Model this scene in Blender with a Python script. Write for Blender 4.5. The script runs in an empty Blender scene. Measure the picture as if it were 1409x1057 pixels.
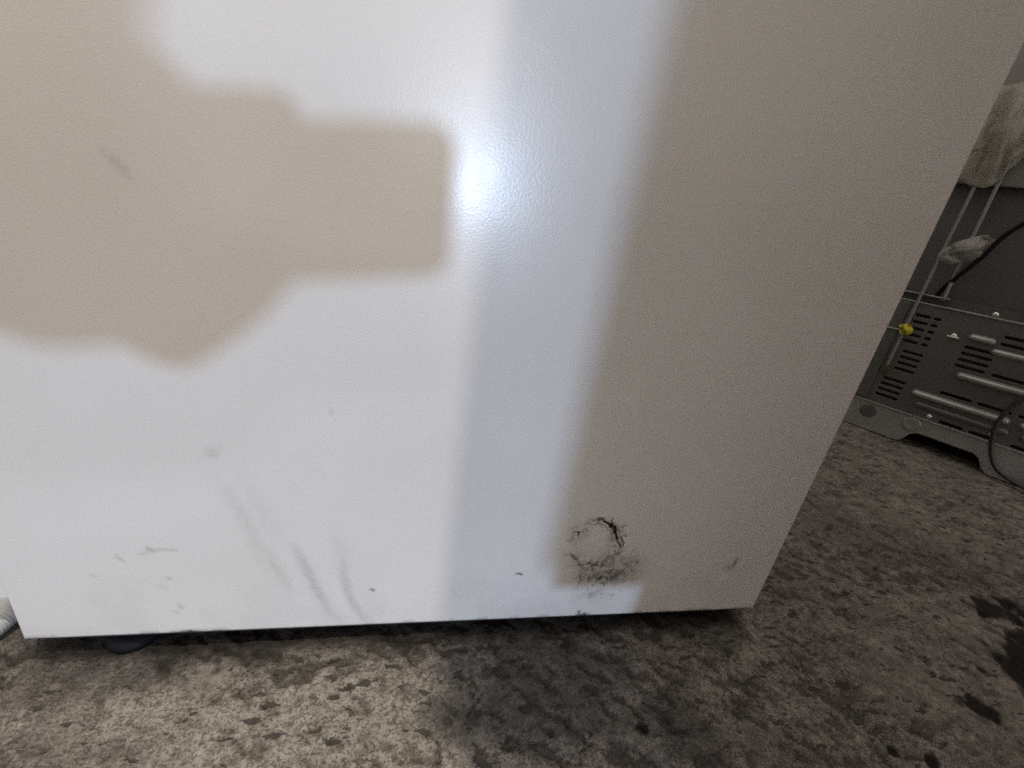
import bpy, bmesh, math, random
import numpy as np
from mathutils import Vector, Matrix

random.seed(4)
sc = bpy.context.scene
col = sc.collection
# ------------------------------------------------------------------ camera
CAM = Vector((0.285, -0.299, 0.395))
CR = Vector((0.9771, -0.1609, 0.1396)); CU = Vector((-0.0631, 0.4115, 0.9092)); CL = CR.cross(CU) * -1.0
cam = bpy.data.cameras.new('camera'); co = bpy.data.objects.new('camera', cam); col.objects.link(co)
CR.normalize(); CU = (CU - CR * CR.dot(CU)).normalized(); BK = CR.cross(CU)
co.matrix_world = Matrix(((CR.x, CU.x, BK.x, CAM.x), (CR.y, CU.y, BK.y, CAM.y), (CR.z, CU.z, BK.z, CAM.z), (0, 0, 0, 1)))
cam.sensor_fit = 'HORIZONTAL'; cam.sensor_width = 36.0; cam.lens = 36.0 * 633.0 / 1409.0
cam.clip_start = 0.01; cam.clip_end = 100.0
sc.camera = co
# ------------------------------------------------------------------ light of the workshop
w = bpy.data.worlds.new('World'); sc.world = w; w.use_nodes = True
bg = w.node_tree.nodes['Background']
bg.inputs['Color'].default_value = (1.0, 0.90, 0.825, 1); bg.inputs['Strength'].default_value = 1.14
def lamp(name, loc, target, size, power, color):
    l = bpy.data.lights.new(name, 'AREA'); l.shape = 'DISK'; l.size = size; l.energy = power; l.color = color
    o = bpy.data.objects.new(name, l); col.objects.link(o); o.location = loc
    o.rotation_euler = (Vector(target) - Vector(loc)).to_track_quat('-Z', 'Y').to_euler()
    return o
lamp('cold_work_light', (0.517, -3.0, 0.40), (0.3, 0, 0.3), 0.115, 30.0, (0.565, 0.73, 1.0))
lamp('added_soft_light', (0.52, -2.7, 0.90), (0.3, 0, 0.3), 0.25, 4.0, (0.80, 0.89, 1.0))  # added weak lamp, only to vary tone within the hand's shadow
lamp('warm_ceiling_bulb', (0.4795, -0.95, 3.00), (0.2, 0, 0.2), 0.009, 50.0, (1.0, 0.88, 0.745))
sc.view_settings.view_transform = 'Standard'; sc.view_settings.look = 'None'
sc.view_settings.exposure = 0.0; sc.view_settings.gamma = 1.0; sc.view_settings.use_curve_mapping = False
sc.cycles.use_denoising = False
sc.cycles.sample_clamp_indirect = 1.5; sc.cycles.sample_clamp_direct = 5.0; sc.cycles.caustics_reflective = False; sc.cycles.caustics_refractive = False
sc.cycles.filter_width = 1.6

# ------------------------------------------------------------------ helpers
def nt(name):
    m = bpy.data.materials.new(name); m.use_nodes = True
    t = m.node_tree; b = t.nodes['Principled BSDF']
    return m, t, b
def N(t, typ, **kw):
    n = t.nodes.new(typ)
    for k, v in kw.items():
        if k in n.inputs: n.inputs[k].default_value = v
        else: setattr(n, k, v)
    return n
def noise_node(t, coord, scale, detail=4, rough=0.55, dist=0.0):
    n = N(t, 'ShaderNodeTexNoise'); n.inputs['Scale'].default_value = scale; n.inputs['Detail'].default_value = detail
    n.inputs['Roughness'].default_value = rough; n.inputs['Distortion'].default_value = dist
    t.links.new(coord, n.inputs['Vector']); return n.outputs['Fac']
def ramp(t, fac, stops):
    r = N(t, 'ShaderNodeValToRGB'); e = r.color_ramp.elements
    while len(e) < len(stops): e.new(0.5)
    for el, (p, c) in zip(e, stops):
        el.position = p; el.color = (c, c, c, 1) if isinstance(c, (int, float)) else (*c, 1)
    t.links.new(fac, r.inputs['Fac']); return r.outputs['Color']
def mixc(t, fac, a, b, mode='MIX'):
    m = N(t, 'ShaderNodeMix'); m.data_type = 'RGBA'; m.blend_type = mode
    for s, v in ((0, fac), (6, a), (7, b)):
        if hasattr(v, 'is_linked'): t.links.new(v, m.inputs[s])
        else: m.inputs[s].default_value = v if s == 0 else (*v, 1)
    return m.outputs[2]
def mth(t, op, a, b=None):
    m = N(t, 'ShaderNodeMath'); m.operation = op
    for i, v in enumerate((a, b)):
        if v is None: continue
        if hasattr(v, 'is_linked'): t.links.new(v, m.inputs[i])
        else: m.inputs[i].default_value = v
    return m.outputs[0]
def bump(t, b, h, strength=0.3, dist=0.001):
    n = N(t, 'ShaderNodeBump'); n.inputs['Strength'].default_value = strength; n.inputs['Distance'].default_value = dist
    t.links.new(h, n.inputs['Height']); t.links.new(n.outputs['Normal'], b.inputs['Normal'])
def obj_coord(t): return N(t, 'ShaderNodeTexCoord').outputs['Object']
def plain(name, c, rough=0.5, metal=0.0, var=0.25, scale=40.0, bmp=0.15, spec=0.5):
    m, t, b = nt(name); oc = obj_coord(t)
    f = noise_node(t, oc, scale, 6, 0.6)
    lo = tuple(x * (1 - var) for x in c); hi = tuple(min(1, x * (1 + var)) for x in c)
    t.links.new(mixc(t, f, lo, hi), b.inputs['Base Color'])
    b.inputs['Metallic'].default_value = metal; b.inputs['Specular IOR Level'].default_value = spec
    r2 = noise_node(t, oc, scale * 0.35, 4)
    t.links.new(ramp(t, r2, [(0.3, max(0.02, rough - 0.1)), (0.7, min(1, rough + 0.1))]), b.inputs['Roughness'])
    if bmp: bump(t, b, noise_node(t, oc, scale * 6, 3), bmp, 0.0008)
    return m

rng = np.random.RandomState(11)
LAT = rng.rand(256, 256)
def vnoise(x, y, s, off=0.0):
    x = x * s + off * 7.13 + 500; y = y * s + off * 3.71 + 500
    xi = np.floor(x).astype(int); yi = np.floor(y).astype(int); fx = x - xi; fy = y - yi
    fx = fx * fx * fx * (fx * (fx * 6 - 15) + 10); fy = fy * fy * fy * (fy * (fy * 6 - 15) + 10)
    a = LAT[xi % 256, yi % 256]; b = LAT[(xi + 1) % 256, yi % 256]; c = LAT[xi % 256, (yi + 1) % 256]; d = LAT[(xi + 1) % 256, (yi + 1) % 256]
    return (a * (1 - fx) + b * fx) * (1 - fy) + (c * (1 - fx) + d * fx) * fy
def fbm(x, y, s, o=4, off=0.0, r=0.5):
    v = 0; a = 1; tot = 0
    for i in range(o):
        v = v + a * vnoise(x, y, s * 2 ** i, off + i * 1.7); tot += a; a *= r
    return v / tot
def sstep(a, b, x):
    q = np.clip((x - a) / (b - a), 0, 1); return q * q * (3 - 2 * q)

def link(o, parent=None):
    col.objects.link(o)
    if parent is not None: o.parent = parent
    return o
def mobj(name, me, mat, parent=None, smooth=False):
    o = bpy.data.objects.new(name, me)
    if mat: me.materials.append(mat)
    if smooth: me.polygons.foreach_set('use_smooth', [True] * len(me.polygons))
    return link(o, parent)
def bobj(name, bm, mat, parent=None, smooth=False):
    me = bpy.data.meshes.new(name); bm.normal_update(); bm.to_mesh(me); bm.free()
    return mobj(name, me, mat, parent, smooth)
def box(bm, x0, x1, y0, y1, z0, z1, bev=0.0, seg=2):
    g = bmesh.ops.create_cube(bm, size=1.0)
    for v in g['verts']:
        v.co = Vector((x0 + (v.co.x + .5) * (x1 - x0), y0 + (v.co.y + .5) * (y1 - y0), z0 + (v.co.z + .5) * (z1 - z0)))
    if bev:
        es = list({e for v in g['verts'] for e in v.link_edges})
        bmesh.ops.bevel(bm, geom=es, offset=bev, segments=seg, affect='EDGES', profile=0.5)
    return bm
def lathe(bm, c, prof, seg=20, axis='Z'):
    rings = []
    for r, h in prof:
        ring = []
        for k in range(seg):
            a = 2 * math.pi * k / seg; p = (r * math.cos(a), r * math.sin(a), h)
            if axis == 'Y': p = (p[0], p[2], p[1])
            ring.append(bm.verts.new((c[0] + p[0], c[1] + p[1], c[2] + p[2])))
        rings.append(ring)
    for a, b in zip(rings, rings[1:]):
        for k in range(seg): bm.faces.new((a[k], a[(k + 1) % seg], b[(k + 1) % seg], b[k]))
    bm.faces.new(rings[0][::-1]); bm.faces.new(rings[-1])
    bmesh.ops.recalc_face_normals(bm, faces=bm.faces)
    return bm
def catmull(pts, n=10):
    pts = [Vector(p) for p in pts]; P = [pts[0]] + pts + [pts[-1]]; out = []
    for i in range(1, len(P) - 2):
        for k in range(n):
            s = k / n; a, b, c, d = P[i - 1:i + 3]
            out.append(0.5 * ((2 * b) + (c - a) * s + (2 * a - 5 * b + 4 * c - d) * s * s + (3 * b - a - 3 * c + d) * s ** 3))
    out.append(pts[-1]); return out
def tube(bm, pts, r, seg=10, ripple=0.0):
    rings = []; up = Vector((0.13, 0.21, 1)).normalized()
    for i, p in enumerate(pts):
        d = (pts[min(i + 1, len(pts) - 1)] - pts[max(i - 1, 0)]).normalized()
        s = d.cross(up)
        if s.length < 1e-3: s = d.cross(Vector((1, 0, 0)))
        s.normalize(); q = d.cross(s)
        rr = r * (1 + (ripple if i % 2 else -ripple))
        rings.append([bm.verts.new(p + (s * math.cos(2 * math.pi * k / seg) + q * math.sin(2 * math.pi * k / seg)) * rr) for k in range(seg)])
    for a, b in zip(rings, rings[1:]):
        for k in range(seg): bm.faces.new((a[k], a[(k + 1) % seg], b[(k + 1) % seg], b[k]))
    bm.faces.new(rings[0][::-1]); bm.faces.new(rings[-1])
    bmesh.ops.recalc_face_normals(bm, faces=bm.faces)
    return bm
def thing(name, label, cat, loc=(0, 0, 0), rotz=0.0, group=None):
    o = bpy.data.objects.new(name, None); col.objects.link(o); o.location = loc; o.rotation_euler = (0, 0, rotz)
    o.empty_display_size = 0.05
    return tag(o, label, cat, group)
def tag(o, label, cat, group=None):
    o['label'] = label; o['category'] = cat
    if group: o['group'] = group
    return o
def curve_sheet(name, outer, holes, thick, mat, parent, bev=0.0004):
    """a sheet in local XZ cut from a 2D outline with real holes, thickness along local y"""
    cu = bpy.data.curves.new(name, 'CURVE'); cu.dimensions = '2D'; cu.fill_mode = 'BOTH'; cu.extrude = thick / 2; cu.bevel_depth = bev; cu.bevel_resolution = 1
    for poly in [outer] + holes:
        sp = cu.splines.new('POLY'); sp.points.add(len(poly) - 1); sp.use_cyclic_u = True
        for p, (a, b) in zip(sp.points, poly): p.co = (a, b, 0, 1)
    tmp = bpy.data.objects.new(name, cu); col.objects.link(tmp)
    dg = bpy.context.evaluated_depsgraph_get(); dg.update()
    me = bpy.data.meshes.new_from_object(tmp.evaluated_get(dg)); bpy.data.objects.remove(tmp); bpy.data.curves.remove(cu)
    me.transform(Matrix.Rotation(math.radians(90), 4, 'X')); me.materials.clear()
    return mobj(name, me, mat, parent)
def slot(x0, x1, z, h, n=5):
    r = h / 2; out = []
    for k in range(n + 1):
        a = -math.pi / 2 + math.pi * k / n; out.append((x1 - r + r * math.cos(a), z + r * math.sin(a)))
    for k in range(n + 1):
        a = math.pi / 2 + math.pi * k / n; out.append((x0 + r + r * math.cos(a), z + r * math.sin(a)))
    return out

# ------------------------------------------------------------------ floor: pitted concrete
def axis(lo, hi, a, b, step, coarse):
    return np.unique(np.round(np.concatenate([np.linspace(lo, a, coarse), np.arange(a, b, step), np.linspace(b, hi, coarse)]), 5))
gx = axis(-4.0, 5.0, -0.10, 1.06, 0.0024, 14); gx = np.unique(np.concatenate([gx, np.round(np.arange(1.06, 1.70, 0.006), 5)]))
gy = axis(-5.0, 4.0, -0.17, 0.16, 0.0024, 14); gy = np.unique(np.concatenate([gy, np.round(np.arange(0.16, 0.70, 0.006), 5)]))
X, Y = np.meshgrid(gx, gy, indexing='ij')
wx = X + 0.010 * (fbm(X, Y, 60, 3, 3) - .5); wy = Y + 0.010 * (fbm(X, Y, 60, 3, 5) - .5)
broad = fbm(X, Y, 9, 4, 1.3)
rough_zone = sstep(0.40, 0.60, fbm(X, Y, 7, 3, 8.2) + 0.10 * sstep(0.75, 0.3, X))      # where the skin of the slab has spalled
rel = fbm(wx, wy, 75, 4, 2.2, 0.55)
pit = sstep(0.60, 0.68, fbm((wx * .73 - wy * .68) * .5, (wx * .68 + wy * .73) * 1.2, 110, 3, 6.1)) * (0.45 + 0.55 * rough_zone)
pit2 = sstep(0.72, 0.80, fbm(wx * 0.6 + wy * 0.3, wy * 1.3 - wx * .2, 60, 3, 9.4))
ridge = 1 - np.abs(2 * fbm(wx, wy, 45, 4, 12.0) - 1)
crack = sstep(0.975, 0.995, ridge) * rough_zone
def blob(cx, cy, rx, ry, ang=0.0, amp=0.5, s=40, off=0.0, soft=0.25):
    c, q = math.cos(ang), math.sin(ang); u = ((X - cx) * c + (Y - cy) * q) / rx; v = (-(X - cx) * q + (Y - cy) * c) / ry
    return sstep(1 + soft, 1 - soft, np.sqrt(u * u + v * v) + amp * 2 * (fbm(X, Y, s, 4, 20 + off) - .5))
tar_shade = np.maximum.reduce([blob(1.04, -0.005, .055, .020, -.3, 1.2, 60, 1, .3), blob(0.965, -0.062, .075, .024, .45, 1.3, 55, 2, .3),
                         blob(0.842, -0.103, .020, .012, -.5, .6, 70, 3, .15), blob(0.735, -0.137, .007, .006, .3, .5, 90, 4, .2),
                         blob(0.708, -0.126, .006, .005, .3, .5, 90, 5, .2), blob(0.488, -0.090, .006, .005, 0, .5, 90, 6, .2), blob(0.655, 0.030, .014, .006, .4, .7, 90, 7, .2)])
stain_shade = np.maximum.reduce([blob(0.425, -0.040, .095, .065, .1, .7, 26, 8, .4) * .9, blob(0.520, -0.090, .036, .028, .2, .7, 30, 9, .3) * .85,  # first patch: stain deepened to paint shade outside the bulb's light
                           blob(0.615, -0.015, .035, .018, .4, .8, 30, 10, .35) * .5, blob(0.03, 0.02, .10, .06, 0, .8, 18, 11, .5) * .8, blob(1.0, 0.10, .16, .05, -.4, .8, 18, 12, .5) * .45,
                           blob(0.08, -0.09, .05, .03, .3, .8, 25, 14, .5) * .4,
                           sstep(-.022, .012, Y + .03 * (fbm(X, Y, 30, 4, 33) - .5)) * sstep(.08, .03, Y) * sstep(-.05, 0, X) * sstep(.66, .63, X) * .9])  # last term paints the soft shade along and under the panel's bottom edge
pale = blob(0.600, -0.050, .070, .010, .55, .9, 40, 13, .6) * .22
Z = 0.0035 * (broad - .5) + 0.0022 * (rel - .5) * (0.4 + rough_zone) - 0.0026 * pit - 0.0035 * pit2 - 0.0016 * crack - 0.0015 * tar_shade - 0.002
near = sstep(-0.6, -0.2, X) * sstep(2.2, 1.7, X) * sstep(-0.5, -0.17, Y) * sstep(1.2, .7, Y)
Z = Z * near
nxn, nyn = X.shape
me = bpy.data.meshes.new('floor')
vv = np.stack([X, Y, Z], -1).reshape(-1, 3)
ii = np.arange(nxn * nyn).reshape(nxn, nyn)
qq = np.stack([ii[:-1, :-1], ii[1:, :-1], ii[1:, 1:], ii[:-1, 1:]], -1).reshape(-1, 4)
def grid_mesh(me, vv, qq):
    me.vertices.add(len(vv)); me.vertices.foreach_set('co', vv.ravel().astype(np.float32))
    me.loops.add(qq.size); me.loops.foreach_set('vertex_index', qq.ravel().astype(np.int32))
    me.polygons.add(len(qq)); me.polygons.foreach_set('loop_start', np.arange(0, qq.size, 4, dtype=np.int32))
    me.update(calc_edges=True); me.polygons.foreach_set('use_smooth', np.ones(len(qq), dtype=bool))
def fattr(me, name, a):
    at = me.attributes.new(name, 'FLOAT', 'POINT'); at.data.foreach_set('value', a.ravel().astype(np.float32))
grid_mesh(me, vv, qq)
fattr(me, 'pit', np.clip(np.maximum(pit, pit2) * .9 + crack * .6, 0, 1)); fattr(me, 'tar_shade', np.maximum(tar_shade, .72 * sstep(-.012, .008, Y + .035 * (fbm(X, Y, 28, 4, 33) - .5)) * sstep(.66, .55, Y) * sstep(-.01, .01, X) * sstep(.655, .635, X))); fattr(me, 'stain_shade', stain_shade); fattr(me, 'zone', np.clip(sstep(.42, .58, fbm(X, Y, 12, 3, 44) + .25 * sstep(.9, .4, X) - .2 * sstep(.05, .3, Y)), .12, 1)); fattr(me, 'pale', np.clip(np.maximum(pale, blob(.20, -.085, .16, .060, 0, .7, 14, 15, .5) * .55), 0, 1))  # paints shade under the panel and a pale pool for the bulb's light
m, t, b = nt('pitted_concrete'); oc = obj_coord(t)
def attr(t, n): return N(t, 'ShaderNodeAttribute', attribute_name=n).outputs['Fac']
mp = N(t, 'ShaderNodeMapping'); mp.inputs['Rotation'].default_value = (0, 0, math.radians(43)); mp.inputs['Scale'].default_value = (0.42, 1.0, 1.0)
t.links.new(oc, mp.inputs['Vector']); st = mp.outputs['Vector']
f1 = noise_node(t, oc, 13, 6, 0.6); f2 = noise_node(t, oc, 170, 5, 0.6, 0.15); f3 = noise_node(t, oc, 650, 3, 0.7); f5 = noise_node(t, oc, 46, 5, 0.62, 0.3)
near_z = attr(t, 'zone')
g1 = noise_node(t, st, 330, 2.5, 0.55); g2 = noise_node(t, st, 120, 3, 0.55); g3 = noise_node(t, oc, 260, 2.5, 0.55, .2); g4 = noise_node(t, st, 60, 5, .6)
c = mixc(t, ramp(t, f1, [(.32, 0.0), (.68, 1.0)]), (0.150, 0.136, 0.119), (0.262, 0.238, 0.208))
c = mixc(t, ramp(t, f5, [(.40, .55), (.56, 0.0)]), c, (0.115, 0.099, 0.082))
c = mixc(t, ramp(t, g4, [(.52, 0.0), (.66, .45)]), c, (0.33, 0.30, 0.26))
c = mixc(t, mth(t, 'MULTIPLY', attr(t, 'pale'), .75), c, (0.50, 0.46, 0.385))
c = mixc(t, ramp(t, f2, [(.34, .60), (.52, 0.0)]), c, (0.095, 0.082, 0.067))
c = mixc(t, ramp(t, f2, [(.55, 0.0), (.70, .45)]), c, (0.42, 0.385, 0.33))
p1 = mth(t, 'MULTIPLY', mth(t, 'MULTIPLY', ramp(t, g1, [(.355, 1.0), (.40, 0.0)]), ramp(t, g4, [(.40, 1.0), (.58, .3)])), near_z)
p2 = ramp(t, g2, [(.345, 1.0), (.370, 0.0)])
p3 = mth(t, 'MULTIPLY', mth(t, 'MULTIPLY', ramp(t, g3, [(.335, 1.0), (.43, 0.0)]), ramp(t, f5, [(.38, 1.0), (.64, .45)])), near_z)
g6 = noise_node(t, oc, 520, 2.5, .55, .2); p4 = mth(t, 'MULTIPLY', ramp(t, g6, [(.36, 1.0), (.43, 0.0)]), mth(t, 'ADD', mth(t, 'MULTIPLY', near_z, .8), .2))
pits = mth(t, 'MAXIMUM', mth(t, 'MULTIPLY', p4, .48), mth(t, 'MAXIMUM', mth(t, 'MAXIMUM', mth(t, 'MULTIPLY', p1, .85), p2), mth(t, 'MULTIPLY', p3, .8)))
c = mixc(t, mth(t, 'MULTIPLY', pits, .9), c, (0.038, 0.032, 0.027))
c = mixc(t, ramp(t, f3, [(.34, .4), (.54, 0.0)]), c, (0.10, 0.088, 0.073))
c = mixc(t, mth(t, 'MULTIPLY', attr(t, 'pit'), .72), c, (0.044, 0.038, 0.033))
c = mixc(t, mth(t, 'MULTIPLY', attr(t, 'stain_shade'), .74), c, (0.045, 0.041, 0.039))
c = mixc(t, attr(t, 'tar_shade'), c, (0.012, 0.010, 0.009))
t.links.new(c, b.inputs['Base Color'])
t.links.new(ramp(t, f2, [(.3, .95), (.7, .75)]), b.inputs['Roughness']); b.inputs['Specular IOR Level'].default_value = 0.25
hgt = mth(t, 'ADD', mth(t, 'ADD', mth(t, 'MULTIPLY', f2, .8), mth(t, 'MULTIPLY', f3, .25)), mth(t, 'ADD', mth(t, 'MULTIPLY', pits, -.45), mth(t, 'MULTIPLY', g4, .8)))
bump(t, b, hgt, 1.0, 0.0032)
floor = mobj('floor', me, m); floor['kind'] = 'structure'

# plain workshop walls well behind the appliances
wall_m = plain('dusty_wall_plaster', (0.20, 0.185, 0.165), .85, 0, .15, 3, .3)
for nm, (x0, x1, y0, y1) in (('back_wall', (-3.5, 2.9, 1.90, 2.02)), ('side_wall', (2.9, 3.02, -1.2, 2.02))):
    bm = bmesh.new(); box(bm, x0, x1, y0, y1, -.05, 2.7); o = bobj(nm, bm, wall_m); o['kind'] = 'structure'

# ------------------------------------------------------------------ the white appliance
PW, PH, PZ, PD = 0.65, 0.88, 0.022, 0.60
ap = thing('white_appliance', 'white enamelled appliance with scuffs and black grime low on its side panel', 'appliance', (0, 0, 0))
px = np.unique(np.round(np.concatenate([[0, .0006, .0015, .0025], np.arange(.004, PW - .003, .00105), np.arange(.415, .512, .00055), [PW - .0025, PW - .0015, PW - .0006, PW]]), 5))
pz = np.unique(np.round(np.concatenate([[0, .0006, .0015], np.arange(.003, .20, .00105), np.arange(.003, .125, .00055), np.arange(.20, PH - .003, .004), [PH - .0015, PH - .0006, PH]]), 5))
X, Zc = np.meshgrid(px, pz, indexing='ij'); ZZ = Zc + PZ
ed = np.minimum.reduce([X, PW - X, Zc, PH - Zc]); rb = 0.0022
Yp = np.where(ed < rb, rb - np.sqrt(np.maximum(0, rb * rb - (rb - ed) ** 2)), 0.0)
Yp = Yp + 0.0018 * (fbm(X, ZZ, 5, 2, 31) - .5) * sstep(0.0, .06, ed)                  # slight oil-canning of the sheet
wk = 1.0
def stroke(pts, w, inten, n=10, taper=True, jit=0.0, soft=1.0):
    P = catmull([(a, b, 0) for a, b in pts], n) if len(pts) > 2 else [Vector((a, b, 0)) for a, b in pts]
    out = np.zeros_like(X); w = w * wk; m_ = w * 3
    xs = [p.x for p in P]; zs = [p.y for p in P]
    sel = (X > min(xs) - m_) & (X < max(xs) + m_) & (ZZ > min(zs) - m_) & (ZZ < max(zs) + m_)
    if not sel.any(): return out
    x, z = X[sel], ZZ[sel]
    if jit: x = x + jit * 2 * (fbm(x, z, 180, 3, 40) - .5); z = z + jit * 2 * (fbm(X[sel], z, 180, 3, 47) - .5)
    best = np.full(x.shape, 9.0); par = np.zeros(x.shape); k = len(P) - 1
    for i, (p, q) in enumerate(zip(P, P[1:])):
        dx, dz = q.x - p.x, q.y - p.y; L = dx * dx + dz * dz + 1e-12
        s = np.clip(((x - p.x) * dx + (z - p.y) * dz) / L, 0, 1); d = np.hypot(x - p.x - s * dx, z - p.y - s * dz)
        u = d < best; best = np.where(u, d, best); par = np.where(u, (i + s) / k, par)
    tp = (np.sin(np.pi * np.clip(par, .04, .96)) ** .7) if taper else 1.0
    out[sel] = inten * tp * np.exp(-(best / w) ** (2 / soft)); return out
grain = fbm(X, ZZ, 330, 3, 51); g2 = fbm(X, ZZ, 110, 3, 57)
brk = sstep(.38, .60, g2)
black = np.zeros_like(X)
def addb(a): 
    global black; black = np.maximum(black, a)
# broken black ring with curled flakes
ring = [(0.4400, 0.1380), (0.4480, 0.1408), (0.4545, 0.1402), (0.4640, 0.1310), (0.4700, 0.1215), (0.4745, 0.1120), (0.4735, 0.1010), (0.4690, 0.0930)]
addb(stroke(ring, .0012, 1.35, jit=.0030)); addb(stroke([(a + .0032, b + .0012) for a, b in ring[2:7]], .0008, 1.15, jit=.003)); addb(stroke([(a - .0030, b - .0030) for a, b in ring[1:6]], .0007, .8, jit=.003))
addb(stroke([(0.4400, .1385), (.4470, .1412), (.4540, .1405)], .0017, 1.0, jit=.002))
rc = np.hypot((X - .4515), (ZZ - .1130) * .92); an = np.arctan2(ZZ - .1130, X - .4515)
crk = sstep(.90, .97, 1 - np.abs(2 * fbm(X + .003 * fbm(X, ZZ, 200, 2, 81), ZZ, 130, 3, 83, .55) - 1))
band = np.exp(-((rc - .0235) / .0052) ** 2) * np.clip(.45 + .55 * np.cos(an - .35) + .55 * np.exp(-((an - 3.0) / .7) ** 2) + .5 * np.exp(-((an + 2.6) / .6) ** 2), .12, 1.0)
addb(np.clip(crk * band * 1.9, 0, 1))
addb(crk * np.exp(-(((X - .446) / .006) ** 2 + ((ZZ - .078) / .016) ** 2)) * .95)
addb(stroke([(0.4300, 0.1040), (0.4345, 0.0985), (0.4400, 0.0905), (0.4436, 0.0860)], .0010, .9, jit=.003)); addb(stroke([(0.4436, 0.0866), (0.4425, 0.0800), (0.4445, 0.0730), (0.4440, 0.0680), (0.4449, 0.0600)], .0010, .95, jit=.003))
addb(stroke([(0.4735, .105), (.470, .098), (.463, .0905)], .0013, .8, jit=.004)); addb(stroke([(0.4470, .0880), (.4500, .0905), (.4550, .0890)], .0009, .9, jit=.002))
black = np.clip(black * 1.2 * (0.55 + 0.45 * brk), 0, 1)
addb(stroke([(0.4520, 0.0235), (0.4590, 0.0228)], .0030, 1.0, taper=False, jit=.003)); addb(stroke([(0.4530, 0.0300), (0.4545, 0.0240)], .0014, .7, taper=False, jit=.002))
def soft(cx, cz, rx, rz, it): return it * np.exp(-(((X - cx) / rx) ** 2 + ((ZZ - cz) / rz) ** 2))
grey = soft(.472, .072, .022, .0085, .62) + soft(.490, .086, .013, .013, .45) + soft(.475, .082, .026, .020, .22) + soft(.456, .078, .014, .012, .4) + soft(.466, .094, .012, .010, .35) + soft(.462, .050, .012, .006, .35) + soft(.4655, .122, .006, .010, .45) + soft(.434, .127, .010, .010, .28) + soft(.437, .095, .010, .016, .3)
grey = grey * (0.55 + .6 * sstep(.40, .62, fbm(X, ZZ, 230, 4, 63, .6)))
spots = sstep(.72, .80, fbm(X, ZZ, 260, 2, 66)) * soft(.470, .078, .030, .030, 1.0) * .6
for a, b_, r_, q in [(.4975, .0905, .0018, .9), (.4880, .0900, .0016, .8), (.4955, .080, .0018, .6), (.492, .075, .0015, .6)]: grey = np.maximum(grey, soft(a, b_, r_, r_ * 1.6, q))
wk = 1.5   # long pale grey rubber scuffs
for P, wd, it in [([(.1516, .1761), (.1674, .1369), (.1794, .0854)], .0030, .15), ([(.1763, .1192), (.1860, .090), (.1947, .0649)], .0024, .18),
                  ([(.1985, .115), (.2044, .1002), (.2119, .0764), (.2227, .0468), (.2344, .0245)], .0022, .34), ([(.2090, .085), (.2190, .055), (.2300, .028)], .0040, .14), ([(.2347, .1073), (.2404, .0588), (.2570, .0235)], .0020, .30),
                  ([(.230, .125), (.2347, .1073), (.238, .07)], .0040, .10), ([(.165, .19), (.178, .15), (.190, .115)], .0035, .08), ([(.1443, .1941), (.1542, .2016)], .0022, .20)]:
    grey = np.maximum(grey, stroke(P, wd * 1.3, it * .85, jit=.0016) * (.55 + .8 * grain))
for P, wd, it in [([(.0975, .1125), (.1010, .1105)], .0014, .75), ([(.1010, .1112), (.1156, .1113)], .0011, .42), ([(.0766, .1045), (.0805, .1010)], .0009, .5), ([(.0760, .1070), (.0775, .1060)], .0008, .35), ([(.093, .108), (.097, .1085)], .0012, .35),
                  ([(.1070, .0830), (.1087, .0818)], .0011, .55), ([(.1112, .0545), (.1135, .0505)], .0013, .5), ([(.106, .0475), (.109, .046)], .0011, .35), ([(.0985, .0755), (.104, .0725)], .0012, .2), ([(.058, .087), (.061, .086)], .0011, .35),
                  ([(.2585, .0655), (.2602, .0640)], .0008, .9), ([(.2278, .2362), (.2290, .2352)], .0008, .7), ([(.3835, .0812), (.3870, .0795), (.3880, .0785)], .0007, 1.2), ([(.1215, .3785), (.1275, .3715)], .0013, .45), ([(.1175, .381), (.1225, .3775)], .0010, .25),
                  ([(.637, .1015), (.6385, .1005)], .0011, .6), ([(.635, .060), (.637, .058)], .0014, .2)]:
    grey = np.maximum(grey, stroke(P, wd, it * (.5 if it < .85 else .9), taper=False, jit=.0016))
grey = np.maximum(grey, (soft(.6035, .0870, .0022, .0070, .55) + soft(.5985, .0800, .003, .005, .42) + soft(.5935, .079, .002, .003, .3)) * (.3 + sstep(.35, .65, g2)))
grey = np.maximum(grey, sstep(.0285, .0225, ZZ) * sstep(.50, .66, fbm(X, ZZ * .3, 70, 4, 91)) * .5)
chip = np.maximum(stroke([(.104, .0218), (.1240, .0222)], .0016, 1.0, jit=.002), stroke([(.134, .0215), (.1375, .0222)], .0010, .9, taper=False))
black = np.clip(np.maximum.reduce([black, spots, chip]), 0, 1)
rub = soft(.598, .070, .008, .006, .8) + soft(.452, .117, .010, .012, .25)
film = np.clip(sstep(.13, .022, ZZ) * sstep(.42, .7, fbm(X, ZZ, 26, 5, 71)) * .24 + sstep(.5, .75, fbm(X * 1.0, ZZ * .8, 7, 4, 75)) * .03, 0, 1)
me = bpy.data.meshes.new('side_panel')
nxn, nyn = X.shape; ii = np.arange(nxn * nyn).reshape(nxn, nyn)
grid_mesh(me, np.stack([X, Yp, ZZ], -1).reshape(-1, 3), np.stack([ii[:-1, :-1], ii[1:, :-1], ii[1:, 1:], ii[:-1, 1:]], -1).reshape(-1, 4))
fattr(me, 'black', black); fattr(me, 'grey', np.clip(grey, 0, 1)); fattr(me, 'film', film); fattr(me, 'rub', np.clip(rub, 0, 1))
m, t, b = nt('white_enamel'); oc = obj_coord(t)
big = noise_node(t, oc, 4.0, 3, .5)
c = mixc(t, ramp(t, big, [(.3, 0.0), (.7, 1.0)]), (0.715, 0.705, 0.69), (0.785, 0.785, 0.785))
c = mixc(t, attr(t, 'film'), c, (0.56, 0.55, 0.55))
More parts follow.
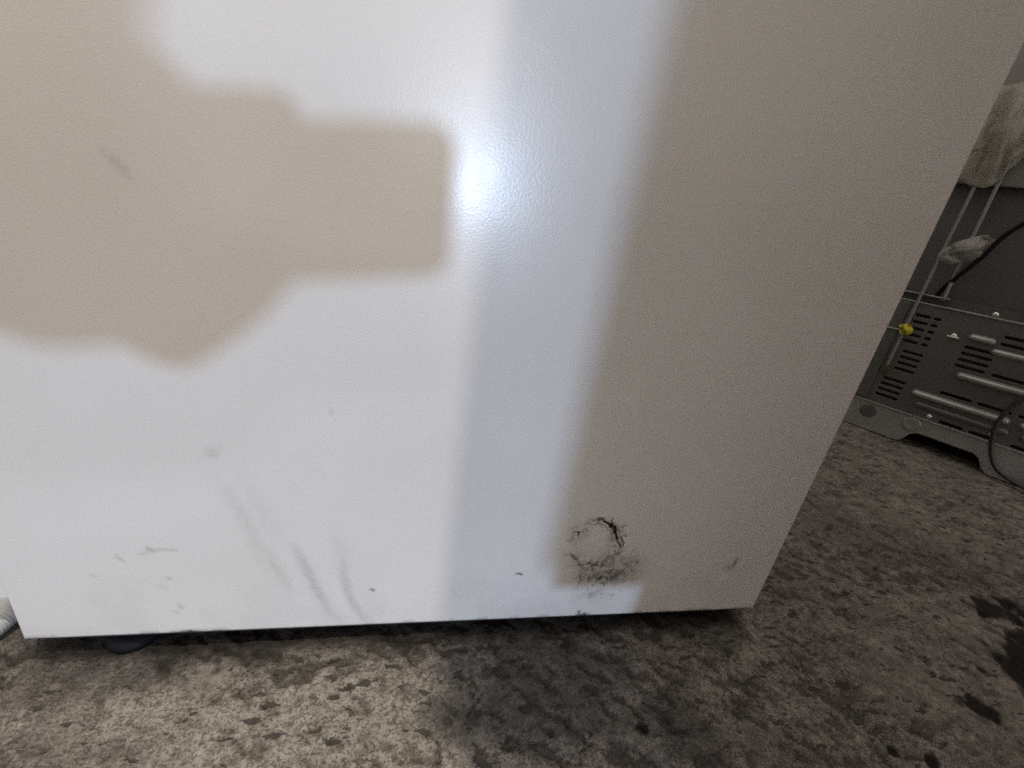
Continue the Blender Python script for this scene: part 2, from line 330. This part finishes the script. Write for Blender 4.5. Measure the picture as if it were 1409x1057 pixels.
c = mixc(t, attr(t, 'rub'), c, (0.83, 0.81, 0.77))
c = mixc(t, attr(t, 'grey'), c, (0.13, 0.12, 0.11))
c = mixc(t, attr(t, 'black'), c, (0.012, 0.010, 0.008))
t.links.new(c, b.inputs['Base Color'])
rr = mth(t, 'ADD', mth(t, 'MULTIPLY', attr(t, 'grey'), .35), mth(t, 'ADD', mth(t, 'MULTIPLY', attr(t, 'film'), .10), ramp(t, noise_node(t, oc, 30, 4), [(.3, .225), (.7, .285)])))
t.links.new(rr, b.inputs['Roughness'])
b.inputs['IOR'].default_value = 1.5; b.inputs['Specular IOR Level'].default_value = 0.5
peel = noise_node(t, oc, 640, 2, .5, .3); peel2 = noise_node(t, oc, 1500, 2, .5)
bump(t, b, mth(t, 'ADD', peel, mth(t, 'MULTIPLY', peel2, .35)), 0.105, 0.0006)
enamel = m
mobj('side_panel', me, m, ap)
shell_m = plain('white_shell_paint', (0.72, 0.72, 0.71), .3, 0, .04, 8, .08)
black_m = plain('black_rubber', (0.007, 0.007, 0.010), .55, 0, .3, 60, .1, .15)
dark_steel = plain('dark_base_steel', (0.05, 0.048, 0.045), .55, .3, .35, 30, .15)
bm = bmesh.new(); box(bm, .0008, PW - .0008, .0026, PD, PZ + .0008, PZ + PH, .002); bobj('cabinet_shell', bm, shell_m, ap)
bm = bmesh.new(); box(bm, -.004, PW + .004, -.006, PD + .02, PZ + PH + .0005, PZ + PH + .028, .006); bobj('top_cover', bm, shell_m, ap)
for ya in (.006, PD - .03):
    bm = bmesh.new(); box(bm, .012, PW - .012, ya, ya + .024, .0140, PZ, .001); bobj('base_rail', bm, dark_steel, ap)
def foot_mesh():
    bm = bmesh.new(); lathe(bm, (0, 0, 0), [(.0205, -.003), (.0215, .002), (.0200, .0055), (.011, .0085), (.0055, .0095), (.0055, .0215)], 24); return bm
f0 = None
for fx, fy in ((.062, .023), (PW - .07, .034), (.062, PD - .05), (PW - .07, PD - .05)):
    if f0 is None: o = bobj('foot', foot_mesh(), black_m, ap, True); f0 = o
    else: o = f0.copy(); col.objects.link(o); o.parent = ap
    o.location = (fx, fy, 0)
# door on the far left edge of the cabinet (the appliance's front)
bm = bmesh.new(); box(bm, -.0335, -.0065, .012, PD - .012, .048, PZ + PH - .01, .006); bobj('front_door', bm, shell_m, ap)

# white ribbed hose lying on the slab past the panel's left edge
hose_m = plain('pale_hose_plastic', (0.62, 0.63, 0.63), .35, 0, .12, 60, .1)
bm = bmesh.new(); tube(bm, catmull([(-.010, .36, .010), (-.030, .22, .010), (-.050, .11, .011), (-.042, .060, .012), (-.037, .030, .011), (-.055, .005, .010), (-.13, -.05, .010), (-.30, -.08, .010)], 24), .0095, 14, .05)
tag(bobj('drain_hose', bm, hose_m, None, True), 'pale ribbed drain hose on the concrete beside the white appliance', 'hose')

# ------------------------------------------------------------------ grey appliance back, seen past the white panel
ang = math.radians(-56.129)
gb = thing('grey_appliance', 'dark grey metal back of a second appliance with louvre slots and pressed ribs', 'appliance', (1.28788, 0.50475, 0), ang)
galv = plain('dull_galvanised_steel', (0.128, 0.131, 0.124), .38, .5, .18, 25, .10)
galv_l = plain('lit_galvanised_steel', (0.34, 0.34, 0.325), .33, .5, .20, 25, .10)  # paler copy of the dull steel; ribs' overhead highlights put into its colour
galv_d = plain('dark_backing_steel', (0.085, 0.086, 0.083), .5, .3, .25, 20, .10)
U0, U1 = -0.045, 0.56
holes = []
H = .0072
for z in (.268, .254, .240, .226, .212): holes += [slot(.018, .0445, z, H), slot(.0485, .0610, z, H)]
for z in (.190, .177, .164, .151): holes.append(slot(.0255, .0620, z, H))
for z in (.1245, .1115, .0985, .0855): holes.append(slot(.0155, .0580, z, H))
for z in (.229, .216, .203, .190): holes.append(slot(.112, .160, z, H))
for z in (.264, .250): holes += [slot(.157, .205, z, H), slot(.215, .265, z, H)]
for z, us in ((.190, (.168, .230, .292)), (.129, (.113, .172, .232, .292)), (.070, (.135, .183, .245, .30))):
    for u in us: holes.append(slot(u, u + (.052 if z > .1 else .040), z, H))
for z in (.268, .254, .240, .226, .212, .190, .177, .164, .151, .1245, .1115, .0985, .0855): holes.append(slot(.455, .50, z, H))
curve_sheet('louvre_panel', [(U0, .030), (U1, .030), (U1, .292), (U0, .292)], holes, .0012, galv, gb)
skirt = [(U0, 0.001), (.085, .001), (.094, .006), (.104, .026), (.116, .033), (.206, .033), (.218, .026), (.228, .008), (.238, .001), (U1, .001), (U1, .064), (U0, .064)]
o = curve_sheet('skirt', skirt, [], .003, galv_l, gb, .0006); o.location = (0, -.0040, 0)
bm = bmesh.new(); box(bm, U0, U1, -.0095, -.0030, .0640, .0662, .0006); bobj('skirt_lip', bm, galv_l, gb)
def rib(u0, u1, z, h, d, mat):
    bm = bmesh.new(); pr = slot(u0, u1, z, h, 8); pi = slot(u0 + h * .33, u1 - h * .33, z, h * .34, 8)
    a = [bm.verts.new((x, -.0006, zz)) for x, zz in pr]; mid = [bm.verts.new((x * .45 + y * .55, -.0006 - d * .8, zz * .45 + w_ * .55)) for (x, zz), (y, w_) in zip(pr, pi)]
    b_ = [bm.verts.new((x, -.0006 - d, zz)) for x, zz in pi]; n = len(a)
    for p, q in ((a, mid), (mid, b_)):
        for k in range(n): bm.faces.new((p[k], p[(k + 1) % n], q[(k + 1) % n], q[k]))
    bm.faces.new(b_); bmesh.ops.recalc_face_normals(bm, faces=bm.faces)
    bobj('rib', bm, mat, gb, True)
rib(.072, .228, .1125, .015, .009, galv_l); rib(.122, .236, .1725, .015, .009, galv_l); rib(.240, .40, .1125, .013, .006, galv_l); rib(.246, .40, .1725, .013, .006, galv_l)
rib(.085, .235, .0900, .014, .004, galv); rib(.110, .152, .2500, .014, .008, galv_l); rib(.150, .236, .2330, .012, .005, galv_l); rib(.250, .40, .2330, .012, .005, galv_l); rib(.250, .40, .0900, .014, .004, galv)
# round pressed boss near the skirt corner
bm = bmesh.new(); lathe(bm, (.098, -.0058, .047), [(.017, .0), (.0155, -.0018), (.013, -.0022), (.006, -.0012)], 24, 'Y'); bobj('pressed_boss', bm, galv_l, gb, True)
bm = bmesh.new(); lathe(bm, (.020, -.0058, .044), [(.016, .0), (.015, -.002), (.012, -.0022)], 24, 'Y'); bobj('pressed_boss', bm, galv, gb, True)
bolt_m = plain('bright_zinc', (0.75, 0.75, 0.72), .22, .9, .1, 80, .05)
for u, z in ((.090, .2445), (.175, .3005), (.118, .0735), (.130, .300), (.215, .0785)):
    bm = bmesh.new(); lathe(bm, (u, -.0006, z), [(.0052, .0), (.0052, -.0012), (.0036, -.0030), (.0012, -.0036)], 12, 'Y'); bobj('screw', bm, bolt_m, gb, True)
bm = bmesh.new(); box(bm, .080, .0995, -.0060, -.0008, .2400, .2435, .0008); bobj('clip', bm, bolt_m, gb)
# ledge, recessed dark middle, pale upper sheet, carcass
bm = bmesh.new(); box(bm, U0, U1, -.004, .030, .2920, .2945, .0006); bobj('ledge', bm, galv_l, gb)
bm = bmesh.new(); box(bm, U0, U1, .014, .0175, .2945, .3100, .0005); bobj('ledge_riser', bm, galv_d, gb)
bm = bmesh.new(); box(bm, U0, .058, -.002, .0135, .3085, .3110, .0006); bobj('edge_strip', bm, galv_l, gb)
bm = bmesh.new(); box(bm, U0, U1, .030, .0330, .2950, .5200, .0004); bobj('middle_panel', bm, galv_d, gb)
bm = bmesh.new(); box(bm, U0, U1, .0100, .0335, .5200, .96, .002); bobj('upper_panel', bm, plain('grey_upper_sheet', (0.17, 0.168, 0.155), .4, .4, .2, 20, .1), gb)
bm = bmesh.new(); box(bm, U0, U1, .0345, .56, .020, .955, .004); bobj('carcass', bm, galv_d, gb)
strip_m = plain('pale_plastic_strip', (0.20, 0.198, 0.18), .35, 0, .15, 60, .08)
bm = bmesh.new(); tube(bm, catmull([(.0140, -.006, .150), (.0130, -.007, .25), (.0125, -.006, .40), (.0125, -.005, .53), (.012, .000, .64)], 8), .0031, 10); bobj('vertical_tube', bm, strip_m, gb, True)
bm = bmesh.new(); tube(bm, catmull([(.0490, -.006, .305), (.0455, -.006, .40), (.0420, -.005, .53), (.0400, -.001, .66)], 8), .0033, 10); bobj('vertical_tube', bm, strip_m, gb, True)
rust_m = plain('rusty_clamp', (0.085, 0.055, 0.032), .8, .2, .5, 200, .3)
bm = bmesh.new(); box(bm, .006, .0205, -.0085, -.0008, .136, .150, .002); bobj('clamp', bm, rust_m, gb)
bm = bmesh.new(); box(bm, -.040, .004, -.005, -.0008, .070, .2900, .0012); bobj('side_flange', bm, galv, gb)
bm = bmesh.new(); box(bm, -.040, .010, -.0075, -.0052, .2300, .2325, .0004); bobj('wire_clip', bm, bolt_m, gb)

# crumpled clear film, yellow tag, cords: lie on or hang from the grey back
def film_mat(name, c, trans=.55, rough=.22):
    m, t, b = nt(name); oc = obj_coord(t)
    t.links.new(mixc(t, noise_node(t, oc, 60, 4), tuple(x * .75 for x in c), c), b.inputs['Base Color'])
    b.inputs['Roughness'].default_value = rough; b.inputs['Alpha'].default_value = trans
    bump(t, b, noise_node(t, oc, 70, 3, .5, .6), .35, .004); return m
def crumple(name, c, half, tilt, mat, seed, amp=.012, folds=3):
    n = 30; a = np.linspace(-1, 1, n); A, B = np.meshgrid(a, a, indexing='ij')
    r = 1 + .35 * (fbm(A, B, 1.3, 3, seed) - .5)
    rad = np.sqrt(A * A + B * B) + 1e-6; k = np.maximum(abs(A), abs(B)) / rad
    xs = A * k * half[0] * r; zs = B * k * half[1] * r
    d = amp * (1.2 * np.abs(np.sin(folds * (A * .8 + B * .12) + 2.6 * fbm(A, B * .6, 1.1, 3, seed + 2))) + .5 * fbm(A, B, 2, 2, seed + 4)) * (1.1 - .75 * rad * k)
    ct, st = math.cos(tilt), math.sin(tilt)
    V = np.stack([c[0] + xs * ct - zs * st, c[1] - d, c[2] + xs * st + zs * ct], -1).reshape(-1, 3)
    M = Matrix.Translation((1.28788, 0.50475, 0)) @ Matrix.Rotation(ang, 4, 'Z')
    Vb = V.copy(); Vb[:, 1] = c[1] + .001
    me = bpy.data.meshes.new(name); i_ = np.arange(n * n).reshape(n, n)
    grid_mesh(me, V, np.stack([i_[:-1, :-1], i_[1:, :-1], i_[1:, 1:], i_[:-1, 1:]], -1).reshape(-1, 4))
    me.transform(M); o = mobj(name, me, mat)
    s = o.modifiers.new('thickness', 'SOLIDIFY'); s.thickness = .0004
    return o
film1 = film_mat('yellowed_film', (0.44, 0.43, 0.36), .42, .3); film2 = film_mat('clear_film', (0.40, 0.38, 0.36), .38, .10); ytag = film_mat('yellow_tape', (0.50, 0.45, 0.03), 1.0, .35)
tag(crumple('plastic_wrap', (.014, -.008, .603), (.055, .088), -.05, film1, 3, .020, 5), 'pale yellowish crumpled plastic wrap on the upper grey back panel', 'plastic wrap')
tag(crumple('plastic_bag', (.046, -.012, .404), (.042, .022), .55, film2, 9, .010, 4), 'small clear crumpled plastic bag hanging across the two vertical tubes', 'plastic bag')
tag(crumple('yellow_tape', (.0155, -.0125, .2360), (.0120, .0125), .5, ytag, 21, .010, 3), 'crumpled yellow tape knotted round a vertical tube over the slots', 'tape')
M = Matrix.Translation((1.28788, 0.50475, 0)) @ Matrix.Rotation(ang, 4, 'Z')
def cord(pts, r, mat, label):
    bm = bmesh.new(); tube(bm, [M @ p for p in catmull(pts, 14)], r, 10)
    tag(bobj('power_cord', bm, mat, None, True), label, 'cord', None)
cord([(.34, -.03, .64), (.22, -.03, .565), (.103, -.022, .462), (.070, -.015, .392), (.050, -.008, .350), (.038, .010, .322), (.034, .022, .300)], .0042, black_m, 'thin black cord slanting across the dark recessed panel')
cord([(.30, -.02, .330), (.255, -.026, .25), (.222, -.024, .165), (.212, -.024, .125), (.215, -.024, .085), (.232, -.022, .040), (.26, -.022, .015), (.32, -.03, .006), (.42, -.05, .006)], .0042, plain('dark_brown_cord', (.035, .028, .027), .4, 0, .2, 80, .05), 'dark cord looping down over the skirt to the floor')

# ------------------------------------------------------------------ unseen tall cupboard, added and shaped to cast the panel's shadow edges
cb = thing('shadow_cupboard', 'unseen tall beige cupboard added to shade the white side panel', 'cupboard', (0, 0, 0))
cupm = plain('beige_cupboard_paint', (0.42, 0.39, 0.34), .45, 0, .08, 6, .05)
CX0, CX1, CY0, CY1, CZ0, CZ1 = .4320, 1.26, -.67, -.365, .104, 2.30
bm = bmesh.new(); box(bm, CX0, CX1, CY0, CY1 - .019, CZ0 + .050, CZ1, .002); bobj('carcass', bm, cupm, cb)
for i in range(2):
    xm = (CX0 + CX1) / 2; a, b_ = ((CX0, xm - .0015), (xm + .0015, CX1))[i]
    bm = bmesh.new(); box(bm, a, b_, CY1 - .018, CY1, CZ0, CZ1, .002); d = bobj('door', bm, cupm, cb)
    hx = xm + (-.03 if i == 0 else .03)
    bm = bmesh.new(); box(bm, hx - .006, hx + .006, CY1 + .018, CY1 + .026, 1.0, 1.14, .003); box(bm, hx - .004, hx + .004, CY1 - .001, CY1 + .019, 1.005, 1.015); box(bm, hx - .004, hx + .004, CY1 - .001, CY1 + .019, 1.125, 1.135)
    bobj('handle', bm, bolt_m, d)
bm = bmesh.new(); box(bm, .5105, CX1 - .03, CY1 - .036, CY1 - .0195, -.004, CZ0 + .0495, .001); bobj('plinth', bm, cupm, cb)
for lx in (.5125, CX1 - .08):
    bm = bmesh.new(); box(bm, lx, lx + .04, CY0 + .02, CY0 + .06, -.004, CZ0 + .0495, .003); bobj('leg', bm, dark_steel, cb)

# ------------------------------------------------------------------ the photographer crouching with a phone
phone = thing('phone', 'black phone held sideways in the crouching person\'s hand', 'phone', (0, 0, 0))
PB = CAM + BK * 0.075
ctr = Vector((.2535, -.372, .3725))
Mp = Matrix(((CR.x, CU.x, BK.x, ctr.x), (CR.y, CU.y, BK.y, ctr.y), (CR.z, CU.z, BK.z, ctr.z), (0, 0, 0, 1)))
ph_m = plain('phone_glass', (.015, .015, .018), .15, 0, .2, 20, 0)
bm = bmesh.new()
pr = []
for sx, sy, a0 in ((1, 1, 0), (-1, 1, 90), (-1, -1, 180), (1, -1, 270)):
    for k in range(6):
        a = math.radians(a0 + 18 * k); pr.append((sx * (.075 - .010) + .010 * math.cos(a), sy * (.0400 - .010) + .010 * math.sin(a)))
lo = [bm.verts.new((x, y, -.0042)) for x, y in pr]; hi = [bm.verts.new((x, y, .0042)) for x, y in pr]
bm.faces.new(lo[::-1]); bm.faces.new(hi)
for k in range(len(pr)): bm.faces.new((lo[k], lo[(k + 1) % len(pr)], hi[(k + 1) % len(pr)], hi[k]))
bmesh.ops.bevel(bm, geom=[e for e in bm.edges if abs(e.verts[0].co.z - e.verts[1].co.z) < 1e-6], offset=.0015, segments=2, affect='EDGES')
bm.transform(Mp); bobj('body', bm, ph_m, phone)
bm = bmesh.new(); box(bm, .040, .070, .004, .030, -.0062, -.0043, .0008); bm.transform(Mp); cbump = bobj('camera_bump', bm, ph_m, phone)
for q in ((.048, .023), (.062, .023), (.055, .011)):
    bm = bmesh.new(); lathe(bm, (q[0], q[1], -.0075), [(.0052, 0), (.0052, .0016)], 16); bm.transform(Mp); bobj('lens', bm, ph_m, cbump)
bm = bmesh.new(); box(bm, -.071, .071, -.0335, .0335, .00425, .0046); bm.transform(Mp)
scr_m, t_, b_ = nt('phone_screen'); b_.inputs['Base Color'].default_value = (.02, .02, .02, 1); b_.inputs['Roughness'].default_value = .1
bobj('screen', bm, scr_m, phone)

V_, E_, R_ = [], [], []
def vtx(p, r, parent=None):
    V_.append(p); R_.append(r if isinstance(r, tuple) else (r, r))
    if parent is not None: E_.append((parent, len(V_) - 1))
    return len(V_) - 1
def chain(parent, pts):
    for p, r in pts: parent = vtx(p, r, parent)
    return parent
ox = -.24
pel = vtx((ox, -.86, .36), (.165, .12))
chest = chain(pel, [((ox, -.84, .50), (.155, .115)), ((ox, -.79, .64), (.165, .12)), ((ox, -.74, .76), (.17, .11))])
neck = chain(chest, [((ox, -.71, .85), .075), ((ox, -.69, .91), .055)])
head = chain(neck, [((ox + .005, -.665, .97), (.066, .075)), ((ox + .005, -.665, 1.04), (.072, .088)), ((ox + .005, -.675, 1.10), (.060, .075))])
for s in (-1, 1):                                                    # squatting legs
    chain(pel, [((ox + s * .10, -.82, .34), .100), ((ox + s * .13, -.62, .44), .085), ((ox + s * .14, -.47, .50), .066), ((ox + s * .14, -.55, .34), .060), ((ox + s * .14, -.65, .12), .045), ((ox + s * .14, -.68, .050), .044), ((ox + s * .145, -.56, .040), .040), ((ox + s * .15, -.44, .032), .032)])
chain(chest, [((ox - .17, -.73, .80), .075), ((ox - .25, -.66, .62), .060), ((ox - .22, -.52, .55), .050), ((ox - .16, -.48, .56), .034), ((ox - .12, -.46, .565), .036)])  # idle arm on the knee
elbow = chain(chest, [((ox + .17, -.72, .81), .080), ((.065, -.65, .72), .090), ((.130, -.60, .58), .098), ((.143, -.56, .47), .098), ((.120, -.53, .412), .086)])
wrist = chain(elbow, [((.130, -.47, .366), .075), ((.152, -.425, .345), .072)])
palm = chain(wrist, [((.158, -.402, .338), (.048, .038)), ((.168, -.390, .335), (.050, .028))])
kt = vtx((.196, -.402, .398), (.030, .028), palm); vtx((.176, -.415, .424), (.030, .028), kt)
FP = CL * 1.0
def ppt(x, y, z): return tuple(Mp @ Vector((x, y, z)))
kn = []
for i, (y, l) in enumerate(((.052, .070), (.020, .084), (-.004, .078), (-.026, .060))):
    k = vtx(ppt(-.090, y - .006, -.010), .0130, palm)
    chain(k, [(ppt(-.074, y, -.0165), .0105), (ppt(-.074 + l * .5, y + .002, -.0165), .0098), (ppt(-.074 + l * .8, y + .001, -.0150), .0090), (ppt(-.074 + l, y, -.0135), .0078)])
hl = vtx(ppt(-.062, -.066, .004), .029, palm)
chain(hl, [(ppt(-.034, -.054, .010), .0190), (ppt(-.016, -.042, .0155), .0130), (ppt(.000, -.033, .0150), .0108), (ppt(.012, -.024, .0140), .0088)])
me = bpy.data.meshes.new('person'); me.from_pydata([tuple(v) for v in V_], E_, []); tmp = bpy.data.objects.new('person_skin', me); col.objects.link(tmp)
sk = tmp.modifiers.new('skin', 'SKIN'); sk.use_smooth_shade = True; sub = tmp.modifiers.new('sub', 'SUBSURF'); sub.levels = 2; sub.render_levels = 2
for d, r in zip(me.skin_vertices[0].data, R_): d.radius = r
me.skin_vertices[0].data[pel].use_root = True
dg = bpy.context.evaluated_depsgraph_get(); dg.update()
bme = bpy.data.meshes.new_from_object(tmp.evaluated_get(dg)); bpy.data.objects.remove(tmp)
bme.materials.clear()
skin_m = plain('skin', (.46, .27, .19), .5, 0, .12, 60, .08); jack_m = plain('dark_jacket', (.10, .095, .09), .85, 0, .2, 60, .3); jean_m = plain('jeans', (.05, .065, .10), .85, 0, .2, 90, .3); hair_m = plain('hair', (.03, .02, .015), .6, 0, .3, 150, .4)
shoe_m = plain('shoes', (.03, .03, .03), .6, 0, .2, 60, .2)
for m_ in (jack_m, skin_m, jean_m, shoe_m): bme.materials.append(m_)
for p in bme.polygons:
    c_ = p.center; k = 0
    if c_.x > .118 and c_.y > -.43 and c_.z < .47: k = 1
    elif c_.z > .885: k = 1
    elif c_.x < ox - .1 and c_.y > -.49 and .5 < c_.z < .62 and c_.x > ox - .20 and c_.z > .545: k = 1
    elif c_.z < .085 and c_.y > -.74: k = 3
    elif c_.z < .40 and c_.x < .0: k = 2
    elif c_.y > -.66 and c_.z < .60 and c_.x < ox + .22 and c_.x < .0: k = 2
    p.material_index = k; p.use_smooth = True
person = bpy.data.objects.new('person', bme); col.objects.link(person)
tag(person, 'crouching person in dark jacket and jeans holding the phone up', 'person')
hc = Vector((ox + .005, -.672, 1.035))
def ball(name, c, s, mat, cut=None):
    bm = bmesh.new(); bmesh.ops.create_uvsphere(bm, u_segments=24, v_segments=16, radius=1)
    for v in bm.verts: v.co = Vector((c[0] + v.co.x * s[0], c[1] + v.co.y * s[1], c[2] + v.co.z * s[2]))
    if cut: bmesh.ops.delete(bm, geom=[v for v in bm.verts if cut(v.co)], context='VERTS')
    return bobj(name, bm, mat, person, True)
ball('hair', (hc.x, hc.y - .012, hc.z + .02), (.085, .102, .105), hair_m, lambda c: c.y > hc.y + .03 and c.z < hc.z + .055)
eye_m = plain('eye', (.5, .5, .5), .2, 0, .3, 300, 0)
for s in (-1, 1):
    ball('eye', (hc.x + s * .030, hc.y + .068, hc.z + .005), (.011, .009, .009), eye_m); ball('ear', (hc.x + s * .073, hc.y - .005, hc.z), (.010, .020, .030), skin_m)
ball('nose', (hc.x, hc.y + .086, hc.z - .018), (.012, .016, .022), skin_m); ball('mouth', (hc.x, hc.y + .076, hc.z - .052), (.022, .008, .006), plain('lips', (.35, .15, .12), .5))
